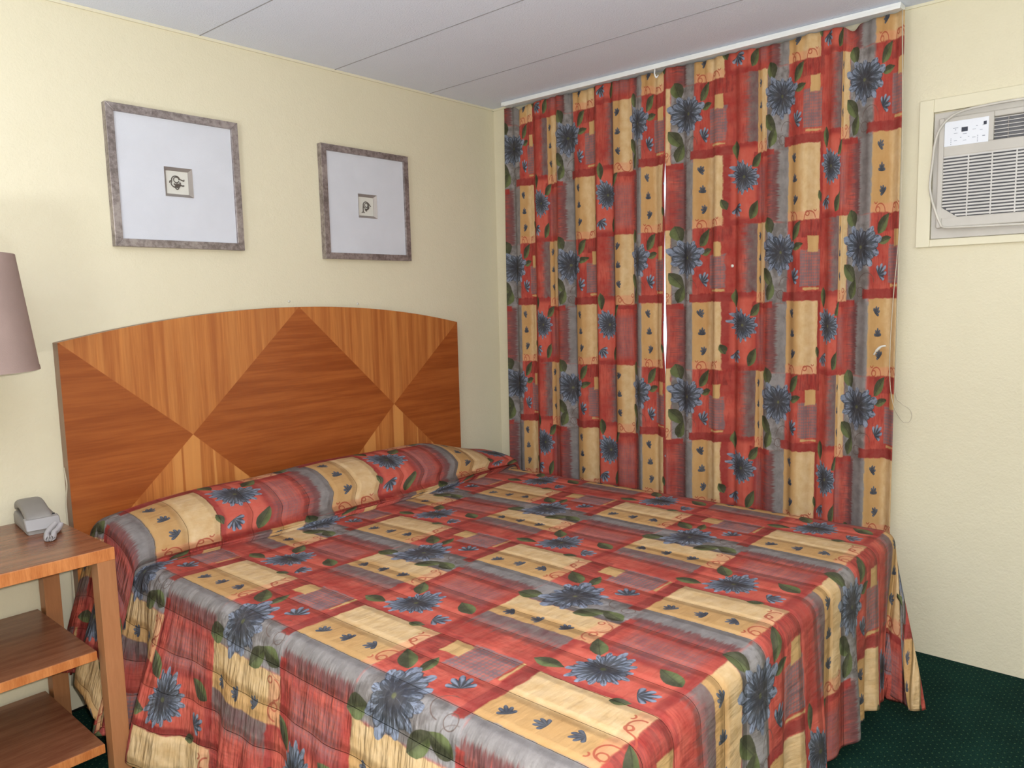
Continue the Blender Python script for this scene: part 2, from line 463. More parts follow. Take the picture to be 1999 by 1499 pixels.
def frame_mat():
    n = NT('aged_silver_frame'); n.set(0.38, 0.55, 0.5); o = n.coord(); x, y, z = n.sep(o)
    k = n.noise(n.vec(x*60.0, y*60.0, z*60.0), 1.0, 4.0, 0.7); k2 = n.noise(o, 9.0, 3.0)
    n.base(n.mix(n.ss(k*0.6+k2*0.4, 0.35, 0.65), rgb(120, 110, 108), rgb(176, 166, 164))); return n.m
M_FRAME = frame_mat()
M_MAT = simple('white_linen_mat', rgb(206, 208, 216), 0.7, var=0.015, bump=0.0004, bscale=400)
M_SILV = simple('small_silver_moulding', rgb(158, 150, 146), 0.35, 0.25)
M_PAPER = simple('ivory_paper', rgb(212, 210, 202), 0.8, var=0.02)
M_INK = simple('pewter_ornament', rgb(96, 88, 82), 0.5, 0.2)
M_SHADE = simple('mauve_lamp_shade', rgb(160, 138, 130), 0.85, var=0.03, bump=0.0005, bscale=500)
M_BRASS = simple('brushed_lamp_metal', rgb(150, 140, 130), 0.35, 0.9)
M_PHONE = simple('grey_phone_plastic', rgb(136, 131, 127), 0.5, var=0.03)
M_PHONE2 = simple('grey_phone_plastic_light', rgb(154, 150, 150), 0.45, var=0.03)
M_DARK = simple('dark_plastic', rgb(30, 30, 34), 0.4)
M_COIL = simple('grey_coil_cord', rgb(168, 163, 164), 0.45, var=0.03)
M_AC = simple('aircon_plastic', rgb(192, 187, 180), 0.45, var=0.02)
M_ACL = simple('aircon_plastic_grille', rgb(200, 197, 194), 0.4, var=0.02)
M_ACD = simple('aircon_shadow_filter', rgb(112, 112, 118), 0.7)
M_ACP = simple('aircon_control_label', rgb(226, 229, 238), 0.35, var=0.01)
M_LCD = simple('dark_display', rgb(26, 28, 44), 0.15)
M_INKG = simple('grey_print', rgb(150, 156, 172), 0.5)
M_CORD = simple('beige_cord', rgb(196, 186, 164), 0.5)
M_ACCORD = simple('aircon_cord', rgb(204, 199, 190), 0.45)
M_BLACK = simple('black_cable', rgb(24, 26, 24), 0.5)
M_RAIL = simple('white_rail', rgb(234, 236, 236), 0.35, var=0.02)
M_MATTR = simple('mattress_ticking', rgb(220, 216, 206), 0.8)
M_PIL = simple('pillow_cotton', rgb(226, 224, 218), 0.9)
M_WIN = simple('window_frame_paint', rgb(214, 214, 210), 0.4)
M_CLIP = simple('clear_white_plastic', rgb(220, 216, 206), 0.3)
ng = NT('window_glass'); ng.set(0.02); ng.b.inputs['Transmission Weight'].default_value = 1.0; ng.base(rgb(250, 252, 255)); M_GLASS = ng.m

# ------------------------------------------------------------------ room shell
RX0, RY0 = -5.0, -5.0
def struct(name, lo, hi, mat):
    return tag(MB().box(lo, hi).build(name, mat), kind='structure')
struct('floor', (RX0-.1, RY0-.1, -0.1), (0.1, 0.1, 0.0), M_CARPET)
struct('ceiling', (RX0-.1, RY0-.1, ROOM_H), (0.1, 0.1, ROOM_H+0.1), M_CEIL)
struct('wall_back', (RX0-.1, 0.0, 0.0), (0.1, 0.1, ROOM_H), M_WALL)
struct('wall_left', (RX0-.1, RY0, 0.0), (RX0, 0.0, ROOM_H), M_WALL)
struct('wall_front', (RX0-.1, RY0-.1, 0.0), (0.1, RY0, ROOM_H), M_WALL)
# window wall with the opening behind the curtains
WY0, WY1, WZ0, WZ1 = -1.85, -0.32, 0.95, 2.10
mb = MB()
mb.box((0.0, RY0, 0.0), (0.1, WY0, ROOM_H)); mb.box((0.0, WY1, 0.0), (0.1, 0.0, ROOM_H))
mb.box((0.0, WY0, 0.0), (0.1, WY1, WZ0)); mb.box((0.0, WY0, WZ1), (0.1, WY1, ROOM_H))
tag(mb.build('wall_right', M_WALL), kind='structure')
mb = MB(); t = 0.045
mb.box((0.02, WY0, WZ0), (0.08, WY0+t, WZ1)); mb.box((0.02, WY1-t, WZ0), (0.08, WY1, WZ1))
mb.box((0.02, WY0+t, WZ0), (0.08, WY1-t, WZ0+t)); mb.box((0.02, WY0+t, WZ1-t), (0.08, WY1-t, WZ1))
mb.box((0.03, -1.28, WZ0+t), (0.07, -1.24, WZ1-t))
win = tag(mb.build('window_1', M_WIN), kind='structure')
MB().box((0.047, WY0+t, WZ0+t), (0.053, -1.28, WZ1-t)).box((0.047, -1.24, WZ0+t), (0.053, WY1-t, WZ1-t)).build('pane', M_GLASS, win)
# thin ceiling seams between the boards
seams = [((-0.4653, 0), (-0.52, -2.6)), ((-1.0236, 0), (-1.06, -3.2)), ((-1.6336, 0), (-1.60, -3.6)), ((-2.25, 0), (-2.22, -3.6))]
mb = MB()
for (x0, y0), (x1, y1) in seams:
    for k in range(1):
        mb.prism([(x0-.002, y0, ROOM_H), (x0+.002, y0, ROOM_H), (x1+.002, y1, ROOM_H), (x1-.002, y1, ROOM_H)], (0, 0, -0.0015))
tag(mb.build('trim_1', M_SEAMDARK), kind='structure')
# slim cove strip where the ceiling meets the headboard wall
mb = MB(); mb.box((RX0, -0.006, ROOM_H-0.010), (-0.0, 0.0, ROOM_H)); tag(mb.build('trim_2', M_TRIM), kind='structure')
mb = MB(); mb.box((-0.006, RY0, ROOM_H-0.010), (0.0, -0.0, ROOM_H)); tag(mb.build('trim_3', M_TRIM), kind='structure')

# ------------------------------------------------------------------ headboard
HBY = -0.045
def hb_top(x):
    w = abs(x-(HBX0+HBX1)/2)/((HBX1-HBX0)/2)
    R_ = 0.0975
    return 1.2811+R_*(1-w**2.0)
hb = empty('headboard', ((HBX0+HBX1)/2, -0.022, 0.0))
tag(hb, 'arched wooden headboard with diamond pattern of orange and brown veneer behind the bed', 'headboard')
pts = [(HBX0, HBY, 0.30), (HBX1, HBY, 0.30)] + [(HBX1+(HBX0-HBX1)*k/60, HBY, hb_top(HBX1+(HBX0-HBX1)*k/60)) for k in range(61)]
MB().prism([(p[0], HBY-0.002, p[2]) for p in pts], (0, 0.004, 0)).build('veneer_panel', M_HB, hb)
MB().prism([(p[0], HBY+0.002, p[2]) for p in pts], (0, 0.042, 0)).build('board', M_HBEDGE, hb)
for x in (HBX0, HBX1-0.06):
    MB().box((x, HBY+0.002, 0.0), (x+0.06, -0.001, 0.30)).build('leg', M_NSL, hb)

# ------------------------------------------------------------------ bed below the spread
bed = tag(empty('bed', (-1.27, -1.08, 0)), 'low double bed hidden under the patterned bedspread', 'bed')
XL, XR, YF, ZT = -2.125, -0.415, -2.105, 0.578
MB().box((XL+0.04, -2.04, 0.33), (XR-0.04, -0.07, 0.555), 0.03).build('mattress', M_MATTR, bed)
MB().box((XL+0.05, -2.03, 0.12), (XR-0.05, -0.07, 0.329), 0.01).build('box_spring', M_MATTR, bed)
for x in (XL+0.10, XR-0.16):
    for y in (-1.97, -0.16):
        MB().box((x, y, 0.0), (x+0.06, y+0.06, 0.12)).build('leg', M_NSL, bed)

# ------------------------------------------------------------------ bedspread
def build_spread():
    roll = spline([(-0.050, 0.50, 0), (-0.085, 0.80, 0), (-0.14, 0.97, 0), (-0.20, 1.0, 0), (-0.27, 0.95, 0), (-0.335, 0.79, 0),
                   (-0.385, 0.52, 0), (-0.405, 0.24, 0), (-0.398, 0.06, 0), (-0.392, -0.035, 0), (-0.405, -0.05, 0), (-0.44, -0.01, 0), (-0.50, 0, 0)], 5)
    H0 = 0.158
    arc = [0.0]
    for a, b in zip(roll, roll[1:]): arc.append(arc[-1]+sqrt((a.x-b.x)**2+((a.y-b.y)*H0)**2))
    Ltot = arc[-1]; L = 0.535
    # t samples: (y, h, v)
    T = []
    for p, a in zip(roll, arc):
        v = (-0.605-(-0.50))/TH - (Ltot-a)/TH
        v -= 0.15*sstep(Ltot-a, 0.06, 0.13)
        T.append((p.x, p.y, v, 0.0, sstep(-p.x, 0.44, 0.38)))
    y = -0.50
    while y > YF+1e-6:
        y = max(YF, y-0.0125); T.append((y, 0.0, (-0.605-y)/TH, 0.0, 0.0))
    nb = 46
    for k in range(1, nb+1):
        b = L*k/nb; T.append((YF, 0.0, (-0.605-YF+b)/TH, b, 0.0))
    S = []                                     # (fraction across or overhang)
    na = 42; nx = 150
    for k in range(na, 0, -1): S.append((0.0, -L*k/na))
    for k in range(nx+1): S.append((k/nx, 0.0))
    for k in range(1, na+1): S.append((1.0, L*k/na))
    verts, uvs, gat = [], [], []
    r0 = 0.045
    for (ty, th, tv, b, rm) in T:
        xl = XL-0.01*rm; xr = XR+0.07*rm
        for (fx, a) in S:
            x = xl+(xr-xl)*fx
            c = (x+1.27)/0.86
            # height of the pillow roll across the bed
            e = max(0.0, 1-abs((x+1.30)/1.06)**3.2)
            Hx = H0*(0.42+0.58*e)*(1+0.02*sin(x*5.3+1.0)+0.01*sin(x*13))
            if x > -0.75: Hx *= 1-0.42*sstep(x, -0.75, -0.33)
            z = ZT+max(th, -0.1)*Hx
            y = ty-0.010*sin(x*4.1)*rm + (0.012*sin(x*9.0+0.6)*rm)
            if b == 0 and rm < 0.5:
                q = fx*(1-fx)*4
                z += -0.012*(1-sstep(-ty, 0.5, 1.2))*q + 0.004*sin(x*7+ty*3)*sin(ty*6)*min(1, q)
            u = (x+2.12)/0.645 if rm < 1e-3 else (x+2.12)/0.645*(1-rm)+(x+2.095)/0.69*rm
            side = -1 if a < 0 else 1
            aa = abs(a)
            if aa == 0 and b == 0:
                p = Vector((x, y, z)); g = 0.0
            else:
                d = sqrt(aa*aa+b*b)
                ph = atan2(b, aa)            # 0 side ... pi/2 foot
                if aa > 0 and b > 0:
                    mx = max(cos(ph), sin(ph)); dmx = L/mx
                    target = L*(1+0.07*sin(2*ph))
                    d = d*target/dmx
                dirv = Vector((side*cos(ph), -sin(ph), 0))
                k45 = sin(2*ph) if (aa > 0 and b > 0) else 0.0
                cs = max(0.0, cos(ph))
                fl = (0.17 if side < 0 else 0.05)*cs + 0.035*(1-cs)
                if side < 0: fl += 0.12*rm*cs
                fl += (0.20 if side > 0 else 0.12)*(max(0.0, sin(2*ph-0.35*0))**1.5)*(0.35+0.9*sin(ph)**2)
                rr = r0
                q = rr*pi/2
                if d < q:
                    out, down = rr*sin(d/rr), rr*(1-cos(d/rr))
                else:
                    out, down = rr+(d-q)*sin(fl), rr+(d-q)*cos(fl)
                dn = sstep(d, 0.03, L)
                # vertical folds of the skirt
                wav = 0.0
                if b == 0:
                    t_ = -ty
                    wav += 0.020*sin(t_*2*pi/0.34+0.8)+0.011*sin(t_*2*pi/0.145+2.0)
                    if side < 0:
                        wav += 0.03*exp(-((t_-0.28)/0.07)**2) - 0.05*exp(-((t_-0.455)/0.035)**2) + 0.085*exp(-((t_-0.61)/0.085)**2)
                    else: wav *= 0.4
                    wav *= dn
                elif aa == 0:
                    wav = dn*(0.014*sin(x*2*pi/0.31+0.5)+0.010*sin(x*2*pi/0.13))
                else:
                    wav = dn*(0.045*k45*cos(ph*8.0+1.2)+0.012*sin(ph*9))
                    w_s = (1 if side < 0 else 0.4)*dn*(0.020*sin(-YF*2*pi/0.34+0.8)+0.011*sin(-YF*2*pi/0.145+2.0))
                    w_f = dn*(0.018*sin(x*2*pi/0.31+0.5)+0.012*sin(x*2*pi/0.13))
                    wav += w_s*max(0, 1-ph*2.5)+w_f*max(0, 1-(pi/2-ph)*2.5)
                out += wav
                z0 = z-down
                if z0 < 0.012: out += (0.012-z0)*0.4; z0 = 0.012+0.0*(out)
                p = Vector((x, y, z0)) + dirv*out
                if side < 0 and p.y > -0.575 and p.z < 0.73: p.x = max(p.x, -2.276-0.10*sstep(-p.y, 0.555, 0.575)-0.052*sstep(-p.y, 0.07, 0.12)*(1-sstep(-p.y, 0.42, 0.49)))
                if side > 0 or aa == 0: p.x -= 0.11*dn*(sstep(-ty, 1.75, 2.1) if b == 0 else (sstep(x, -0.80, -0.43) if aa == 0 else 1.0))
                if side > 0 and p.x > -0.10: p.x = -0.10
                if side > 0 and k45 > 0: p.y -= 0.055*dn*k45; p.x -= 0.115*dn*k45
                if p.y > -0.052: p.y = -0.052
                g = sstep(d, 0.02, 0.10)*max(0.0, cos(ph))**2
            if p.y > -0.052: p.y = -0.052
            verts.append(p); uvs.append((u+a/TW*1.0, tv)); gat.append(g)
    nS = len(S)
    faces = []
    for i in range(len(T)-1):
        for j in range(nS-1):
            faces.append((i*nS+j, (i+1)*nS+j, (i+1)*nS+j+1, i*nS+j+1))
    me = bpy.data.meshes.new('bedspread'); me.from_pydata([tuple(v) for v in verts], [], faces)
    ul = me.uv_layers.new(name='UVMap')
    idx = [0]*len(me.loops); me.loops.foreach_get('vertex_index', idx)
    flat = []
    for i in idx: flat += [uvs[i][0], uvs[i][1]]
    ul.data.foreach_set('uv', flat)
    at = me.attributes.new('gather', 'FLOAT', 'POINT'); at.data.foreach_set('value', gat)
    o = link_mesh('bedspread', me, M_QUILT, None, True)
    sm = o.modifiers.new('soften', 'SMOOTH'); sm.iterations = 3; sm.factor = 0.5
    so = o.modifiers.new('thickness', 'SOLIDIFY'); so.thickness = 0.008; so.offset = -1
    tag(o, 'quilted red, cream and blue floral patchwork bedspread covering the bed to the carpet', 'bedspread')
    return o
build_spread()

# ------------------------------------------------------------------ curtains
def curtain(name, y0, y1, knots, ztop, zbot, seed, label, openedge):
    """y0 > y1; knots map y (at the wall) to print u"""
    rnd = random.Random(seed)
    N = int((y0-y1)/0.0055); MZ = 110
    ph = rnd.random()*6
    verts, uvs = [], []
    for k in range(MZ+1):
        f = k/MZ; z = ztop+(zbot-ztop)*f
        for i in range(N+1):
            s_ = i/N; y = y0+(y1-y0)*s_
            top = 1-sstep(f, 0.0, 0.09)
            ripple = sin(y*2*pi/0.121+ph+0.5*sin(y*9+f*1.2))
            fine = sin(y*2*pi/0.047+2.1*ph+f)
            x = -0.062-0.018*(0.35+0.65*sstep(f, 0, .35))*ripple*(1-0.3*top) - 0.0025*fine*(1+top)
            x -= 0.006*sin(y*5.0+f*2.0)
            # header sags between the hooks
            zz = z
            if f < 0.10:
                hk = ((y0-y)/0.32) % 1.0
                zz -= (0.001+0.006*sin(pi*hk)**2)*(1-f/0.10)
                for yy, dpt in sag:
                    zz -= dpt*exp(-((y-yy)/0.022)**2)*(1-f/0.10)
            zz -= 0.004*sin(y*11+ph)*f
            yy_ = y
            if openedge == 'right' and s_ > 0.9: yy_ += gap(zz, -1)*(s_-0.9)/0.1
            if openedge == 'left' and s_ < 0.1: yy_ += gap(zz, 1)*(0.1-s_)/0.1
            verts.append((x, yy_, zz))
            uvs.append((interp(-y, knots), (1.966-z)/TH))
    n1 = N+1
    faces = [(k*n1+i, (k+1)*n1+i, (k+1)*n1+i+1, k*n1+i+1) for k in range(MZ) for i in range(N)]
    me = bpy.data.meshes.new(name); me.from_pydata(verts, [], faces)
    ul = me.uv_layers.new(name='UVMap'); idx = [0]*len(me.loops); me.loops.foreach_get('vertex_index', idx)
    flat = []
    for i in idx: flat += [uvs[i][0], uvs[i][1]]
    ul.data.foreach_set('uv', flat)
    o = link_mesh(name, me, M_CURT, None, True)
    so = o.modifiers.new('thickness', 'SOLIDIFY'); so.thickness = 0.002; so.offset = 0
    tag(o, label, 'curtain', 'printed window curtains')
    return o
def gap(z, side):
    # the two curtains part slightly between 1.1 m and 1.95 m
    g = 0.0075*exp(-((z-1.20)/0.10)**2)+0.0045*exp(-((z-1.42)/0.20)**2)+0.0055*exp(-((z-1.86)/0.09)**2)
    return (0.0-g)*(-1 if side < 0 else 1)
sag = [(-0.235, 0.022), (-1.045, 0.02), (-1.86, 0.022)]
def ypx(px):      # wall position of a photo column at mid height, used only to read off the print phase
    d = FWD+RIGHT*((px-999.5)/FPX)+UP*((749.5-620)/FPX)
    t_ = (-0.062-CAM.x)/d.x
    return -(CAM.y+d.y*t_)
KL = [(981, -0.22), (1008, -0.07), (1023, 0.0), (1044, 0.33), (1063, 0.48), (1072, 0.60), (1092, 0.80), (1110, 0.92), (1125, 1.0), (1166, 1.33), (1189, 1.48), (1202, 1.60), (1237, 1.80), (1248, 1.92), (1257, 2.0), (1298, 2.33), (1312, 2.40)]
KR = [(1300, -0.26), (1311, -0.2), (1345, -0.07), (1356, 0), (1410, .33), (1430, .38), (1456, .49), (1478, .63), (1490, .79), (1519, .93), (1531, 1), (1592, 1.33), (1617, 1.47), (1634, 1.57), (1642, 1.77), (1674, 1.93), (1697, 2), (1752, 2.3)]
KL = [(ypx(a), b) for a, b in KL]; KR = [(ypx(a), b) for a, b in KR]
curtain('curtain', -0.128, -1.086, KL, 2.373, 0.06, 3, 'floral patchwork curtain, left one of the pair, nearest the headboard', 'right')
curtain('curtain', -1.086, -2.040, KR, 2.373, 0.315, 8, 'floral patchwork curtain, right one of the pair, nearest the air conditioner', 'left')

rail = tag(MB().box((-0.085, -2.03, 2.380), (-0.030, -0.13, 2.399), 0.003).box((-0.095, -2.03, 2.374), (-0.090, -0.16, 2.384)).box((-0.092, -2.03, 2.376), (-0.03, -0.16, 2.379)).build('curtain_rail', M_RAIL),
           'white ceiling-mounted curtain rail running above the floral curtains', 'curtain rail')
# pull cord of the rail
cp = spline([(-0.085, -2.036, 2.37), (-0.080, -2.047, 1.9), (-0.085, -2.047, 1.45), (-0.095, -2.052, 1.25), (-0.10, -2.054, 1.02), (-0.10, -2.075, 0.975), (-0.10, -2.103, 0.955),
             (-0.10, -2.112, 0.93), (-0.10, -2.100, 0.905), (-0.10, -2.075, 0.915), (-0.105, -2.045, 0.985), (-0.110, -2.034, 1.12), (-0.105, -2.038, 1.35), (-0.085, -2.046, 1.6), (-0.080, -2.046, 1.9), (-0.083, -2.034, 2.37)], 10)
tag(MB().tube(cp, 0.0014, 6).build('pull_cord', M_CORD, None, True), 'thin looped beige pull cord hanging at the right edge of the curtain', 'cord')
mb = MB(); mb.tube(spline([(-0.098, -1.975, 1.150), (-0.103, -1.985, 1.165), (-0.104, -2.000, 1.180), (-0.104, -2.018, 1.185)], 6), [0.003]*6+[0.005]*6+[0.004]*6+[0.003], 8)
tag(mb.build('cord_clip', M_CLIP, None, True), 'small clear plastic cord clip lying against the right curtain', 'clip')
hk = MB(); hk.tube(spline([(-0.092, -1.042, 2.372), (-0.10, -1.045, 2.352), (-0.098, -1.052, 2.335), (-0.088, -1.056, 2.345)], 5), 0.0035, 8)
tag(hk.build('curtain_hook', M_RAIL, None, True), 'white plastic hook hanging from the rail at the curtain join', 'hook')
tag(MB().lathe([(0.0001, 0), (0.0065, 0.001), (0.0065, 0.003), (0.0001, 0.004)], (0, 0, 0), 16).build('button', M_CLIP, None, True), 'small round white button stuck on the right curtain', 'button')
bt = bpy.data.objects['button']; bt.rotation_euler = (0, math.radians(-90), 0); bt.location = (-0.090, -1.408, 1.505)

# ------------------------------------------------------------------ pictures
def picture(x0, z1, orn, label):
    w = 0.489; yb = -0.001; yf = -0.030; b = 0.027
    r = tag(empty('picture_frame', (x0+w/2, -0.001, z1-w)), label, 'picture', 'framed pictures above the headboard')
    mb = MB()
    z0 = z1-w; x1 = x0+w
    # mitred bars
    O = [(x0, z0), (x1, z0), (x1, z1), (x0, z1)]; I = [(x0+b, z0+b), (x1-b, z0+b), (x1-b, z1-b), (x0+b, z1-b)]
    for i in range(4):
        j = (i+1) % 4
        mb.prism([(O[i][0], yf, O[i][1]), (O[j][0], yf, O[j][1]), (I[j][0], yf, I[j][1]), (I[i][0], yf, I[i][1])], (0, yb-yf, 0), 0.0012)
    mb.build('frame', M_FRAME, r)
    cx, cz, h = (x0+x1)/2, (z0+z1)/2-0.004, 0.0525
    cxs = cx+0.0
    mb = MB()
    y1_, y2_ = -0.020, -0.004
    a = [(x0+b, z0+b), (x1-b, z0+b), (x1-b, z1-b), (x0+b, z1-b)]; c = [(cxs-h, cz-h), (cxs+h, cz-h), (cxs+h, cz+h), (cxs-h, cz+h)]
    for i in range(4):
        j = (i+1) % 4
        mb.prism([(a[i][0], y1_, a[i][1]), (a[j][0], y1_, a[j][1]), (c[j][0], y1_, c[j][1]), (c[i][0], y1_, c[i][1])], (0, y2_-y1_, 0))
    mb.build('mat_board', M_MAT, r)
    MB().box((x0+b, -0.0035, z0+b), (x1-b, -0.0012, z1-b)).build('backing_paper', M_PAPER, r)
    # small silver inner moulding, sloping inwards
    mb = MB(); g = 0.011
    d = [(cxs-h+g, cz-h+g), (cxs+h-g, cz-h+g), (cxs+h-g, cz+h-g), (cxs-h+g, cz+h-g)]
    for i in range(4):
        j = (i+1) % 4
        q = [mb.bm.verts.new(v) for v in ((c[i][0], -0.023, c[i][1]), (c[j][0], -0.023, c[j][1]), (d[j][0], -0.010, d[j][1]), (d[i][0], -0.010, d[i][1]),
                                          (c[i][0], -0.004, c[i][1]), (c[j][0], -0.004, c[j][1]), (d[j][0], -0.004, d[j][1]), (d[i][0], -0.004, d[i][1]))]
        for f in ((0, 1, 2, 3), (0, 4, 5, 1), (3, 2, 6, 7), (4, 7, 6, 5), (0, 3, 7, 4), (1, 5, 6, 2)): mb.bm.faces.new([q[k] for k in f])
    mb.build('inner_moulding', M_SILV, r)
    MB().box((cxs-h+g, -0.008, cz-h+g), (cxs+h-g, -0.005, cz+h-g)).build('ornament_card', M_PAPER, r)
    mb = MB()
    for st, rad in orn:
        mb.tube(spline([(cxs+p[0], -0.010, cz+p[1]) for p in st], 6), rad*1.55, 6)
    mb.build('ornament', M_INK, r, True)
    return r
def circ(cx, cy, r, a0, a1, n=9): return [(cx+r*cos(math.radians(a0+(a1-a0)*k/n)), cy+r*sin(math.radians(a0+(a1-a0)*k/n))) for k in range(n+1)]
orn1 = [(circ(-.006, .008, .016, 200, 20)+[(.018, .010), (.024, .008), (.025, .013)], .0013),
        (circ(-.004, .010, .010, 0, 340), .0011),
        ([(-.030, -.002), (-.028, .004), (-.023, .003), (-.024, -.006), (-.018, -.014), (-.010, -.018), (-.004, -.024), (.002, -.022), (.004, -.014)], .0013),
        ([(-.014, -.004), (-.006, -.010), (.002, -.010), (.010, -.008), (.018, -.010), (.024, -.009)], .0016),
        ([(-.010, -.012), (-.002, -.016), (.006, -.014), (.010, -.004), (.008, .002)], .0018),
        ([(-.008, -.008), (0, -.006), (.006, -.010), (.002, -.018)], .0024)]
orn2 = [(circ(-.002, .006, .015, 250, -60), .0014), (circ(.000, .006, .009, 200, 560), .0010),
        ([(-.016, .008), (-.018, -.004), (-.018, -.016), (-.019, -.024), (-.026, -.028)], .0014), ([(-.019, -.024), (-.012, -.028)], .0014),
        ([(.006, .018), (.014, .014), (.020, .006), (.026, .002)], .0012), ([(-.008, -.012), (-.004, -.018), (.002, -.014), (.000, -.022)], .0012),
        ([(.012, .002), (.013, -.006), (.006, -.013), (-.004, -.012)], .0020)]
picture(-2.0052, 2.095, orn1, 'silver framed picture with tiny scroll ornament on white mat, nearer the lamp')
picture(-1.1339, 2.073, orn2, 'silver framed picture with tiny curled ornament on white mat, nearer the curtain')
for i, (x, z, l) in enumerate(((-1.312, 1.403, 'small white screw head in the wall above the headboard peak'), (-0.956, 1.386, 'small white screw head in the wall above the right half of the headboard'))):
    o = MB().lathe([(0.0055, 0), (0.005, 0.003), (0.0001, 0.0042)], (0, 0, 0), 16).build('wall_screw', M_CLIP, None, True)
    o.rotation_euler = (math.radians(90), 0, 0); o.location = (x, 0.0, z); tag(o, l, 'screw', 'screws above the headboard')

# ------------------------------------------------------------------ nightstand
NX1, NYF, NYB, NZ = -2.285, -0.55, -0.020, 0.705
NX0 = NX1-0.56
ns = tag(empty('nightstand', ((NX0+NX1)/2, (NYF+NYB)/2, 0)), 'open wooden nightstand with two brown shelves standing beside the bed', 'nightstand')
MB().box((NX0, NYF+0.006, NZ-0.034), (NX1, NYB, NZ), 0.0012).build('tabletop', M_NST, ns)
MB().box((NX0, NYF-0.001, NZ-0.036), (NX1, NYF+0.0055, NZ-0.0005), 0.0012).build('front_edge_band', M_NSE, ns)
lw = 0.049
for x in (NX0, NX1-lw):
    for y in (NYF, NYB-lw):
        MB().box((x, y, 0.0), (x+lw, y+lw, NZ-0.0345), 0.0015).build('leg', M_NSL, ns)
MB().box((NX0+lw, NYB-0.03, NZ-0.075), (NX1-lw, NYB-0.01, NZ-0.035)).build('rail', M_NSL, ns)
for z in (0.404, 0.118):
    sh = MB().box((NX0+0.052, NYF+0.034, z-0.026), (NX1-0.060, NYB-0.005, z), 0.001).build('shelf', M_NST, ns)
    MB().box((NX0+0.052, NYF+0.028, z-0.0265), (NX1-0.060, NYF+0.0336, z-0.0003), 0.001).build('front_band', M_NSE, sh)

# ------------------------------------------------------------------ lamp
LC = (-2.580, -0.28, 0.705)
lamp = tag(empty('table_lamp', LC), 'table lamp with tapered mauve grey fabric shade standing on the nightstand', 'lamp')
MB().lathe([(0.0001, 0.0005), (0.066, 0.0005), (0.068, 0.008), (0.060, 0.018), (0.03, 0.026), (0.014, 0.05), (0.011, 0.10)], LC, 48).build('base', M_BRASS, lamp, auto=40)
MB().lathe([(0.011, 0.098), (0.020, 0.15), (0.026, 0.24), (0.018, 0.36), (0.010, 0.44), (0.009, 0.60)], LC, 32).build('pole', M_BRASS, lamp, auto=40)
zb, zt_ = 1.222-0.705, 1.548-0.705
shd = MB().lathe([(0.220, zb), (0.184, zt_), (0.182, zt_), (0.218, zb)], LC, 72, closed=True).build('lamp_shade', M_SHADE, lamp, auto=40)
MB().lathe([(0.2215, zb-0.001), (0.2200, zb+0.010), (0.217, zb+0.010), (0.217, zb-0.001)], LC, 72, closed=True).build('hem', M_SHADE, shd, auto=40)
MB().tube([(LC[0]-0.180, LC[1], 1.50), (LC[0]+0.180, LC[1], 1.50)], 0.002, 6).tube([(LC[0], LC[1], 1.29), (LC[0], LC[1], 1.50)], 0.006, 8).build('shade_support', M_BRASS, lamp)
MB().lathe([(0.0001, 0.70), (0.02, 0.69), (0.03, 0.66), (0.024, 0.62), (0.013, 0.60)], LC, 24).build('bulb', M_PAPER, lamp, auto=60)

# ------------------------------------------------------------------ telephone
PH = Vector((-2.352, -0.128, NZ+0.0005)); pa = math.radians(-6)
RM = Matrix.Translation(PH) @ Matrix.Rotation(pa, 4, 'Z')
ph_ = tag(empty('telephone', PH), 'grey desk telephone with coiled cord lying on the nightstand', 'telephone')
def extr(profile, x0, x1, bev):
    """profile in local (y, z), extruded along local x"""
    return [tuple(RM @ Vector((x0, y, z))) for y, z in profile], tuple((RM.to_3x3() @ Vector((x1-x0, 0, 0))))
mb = MB(); p, d = extr([(-0.095, 0.0), (0.095, 0.0), (0.098, 0.035), (0.080, 0.046), (-0.02, 0.036), (-0.095, 0.022)], -0.047, 0.047, 0)
mb.prism(p, d, 0.006); mb.build('base', M_PHONE, ph_, auto=50)
# handset: arched bar with two swollen ends
mb = MB()
hs = [(-0.078, 0.038, .006), (-0.072, 0.040, .018), (-0.050, 0.046, .021), (-0.030, 0.053, .019), (-0.005, 0.061, .018), (0.025, 0.067, .018), (0.055, 0.069, .019), (0.080, 0.064, .023), (0.098, 0.056, .021), (0.104, 0.050, .008)]
rings = []
for (y, z, hh) in hs:
    ring_ = []
    for k in range(20):
        a = 2*pi*k/20; ca_, sa_ = cos(a), sin(a)
        xx = 0.037*(abs(ca_)**0.5)*(1 if ca_ > 0 else -1)*(0.8+hh*9); zz = hh*0.72*(abs(sa_)**0.6)*(1 if sa_ > 0 else -1)
        ring_.append(mb.bm.verts.new(RM @ Vector((xx-0.006, y, z+zz))))
    rings.append(ring_)
for a, b in zip(rings, rings[1:]):
    for k in range(20): mb.bm.faces.new([a[k], a[(k+1) % 20], b[(k+1) % 20], b[k]])
mb.bm.faces.new(rings[0]); mb.bm.faces.new(rings[-1][::-1])
hset = mb.build('handset', M_PHONE, ph_, auto=50)
mb = MB()
p, d = extr([(-0.103, 0.014), (-0.080, 0.012), (-0.060, 0.046), (-0.085, 0.044)], -0.049, 0.046, 0); mb.prism(p, d, 0.004)
mb.build('front_cover', M_PHONE2, ph_, auto=50)
MB().tube([RM @ Vector((0.035, -0.06, 0.038)), RM @ Vector((0.035, -0.06, 0.049))], 0.004, 10).build('hook_switch', M_DARK, ph_)
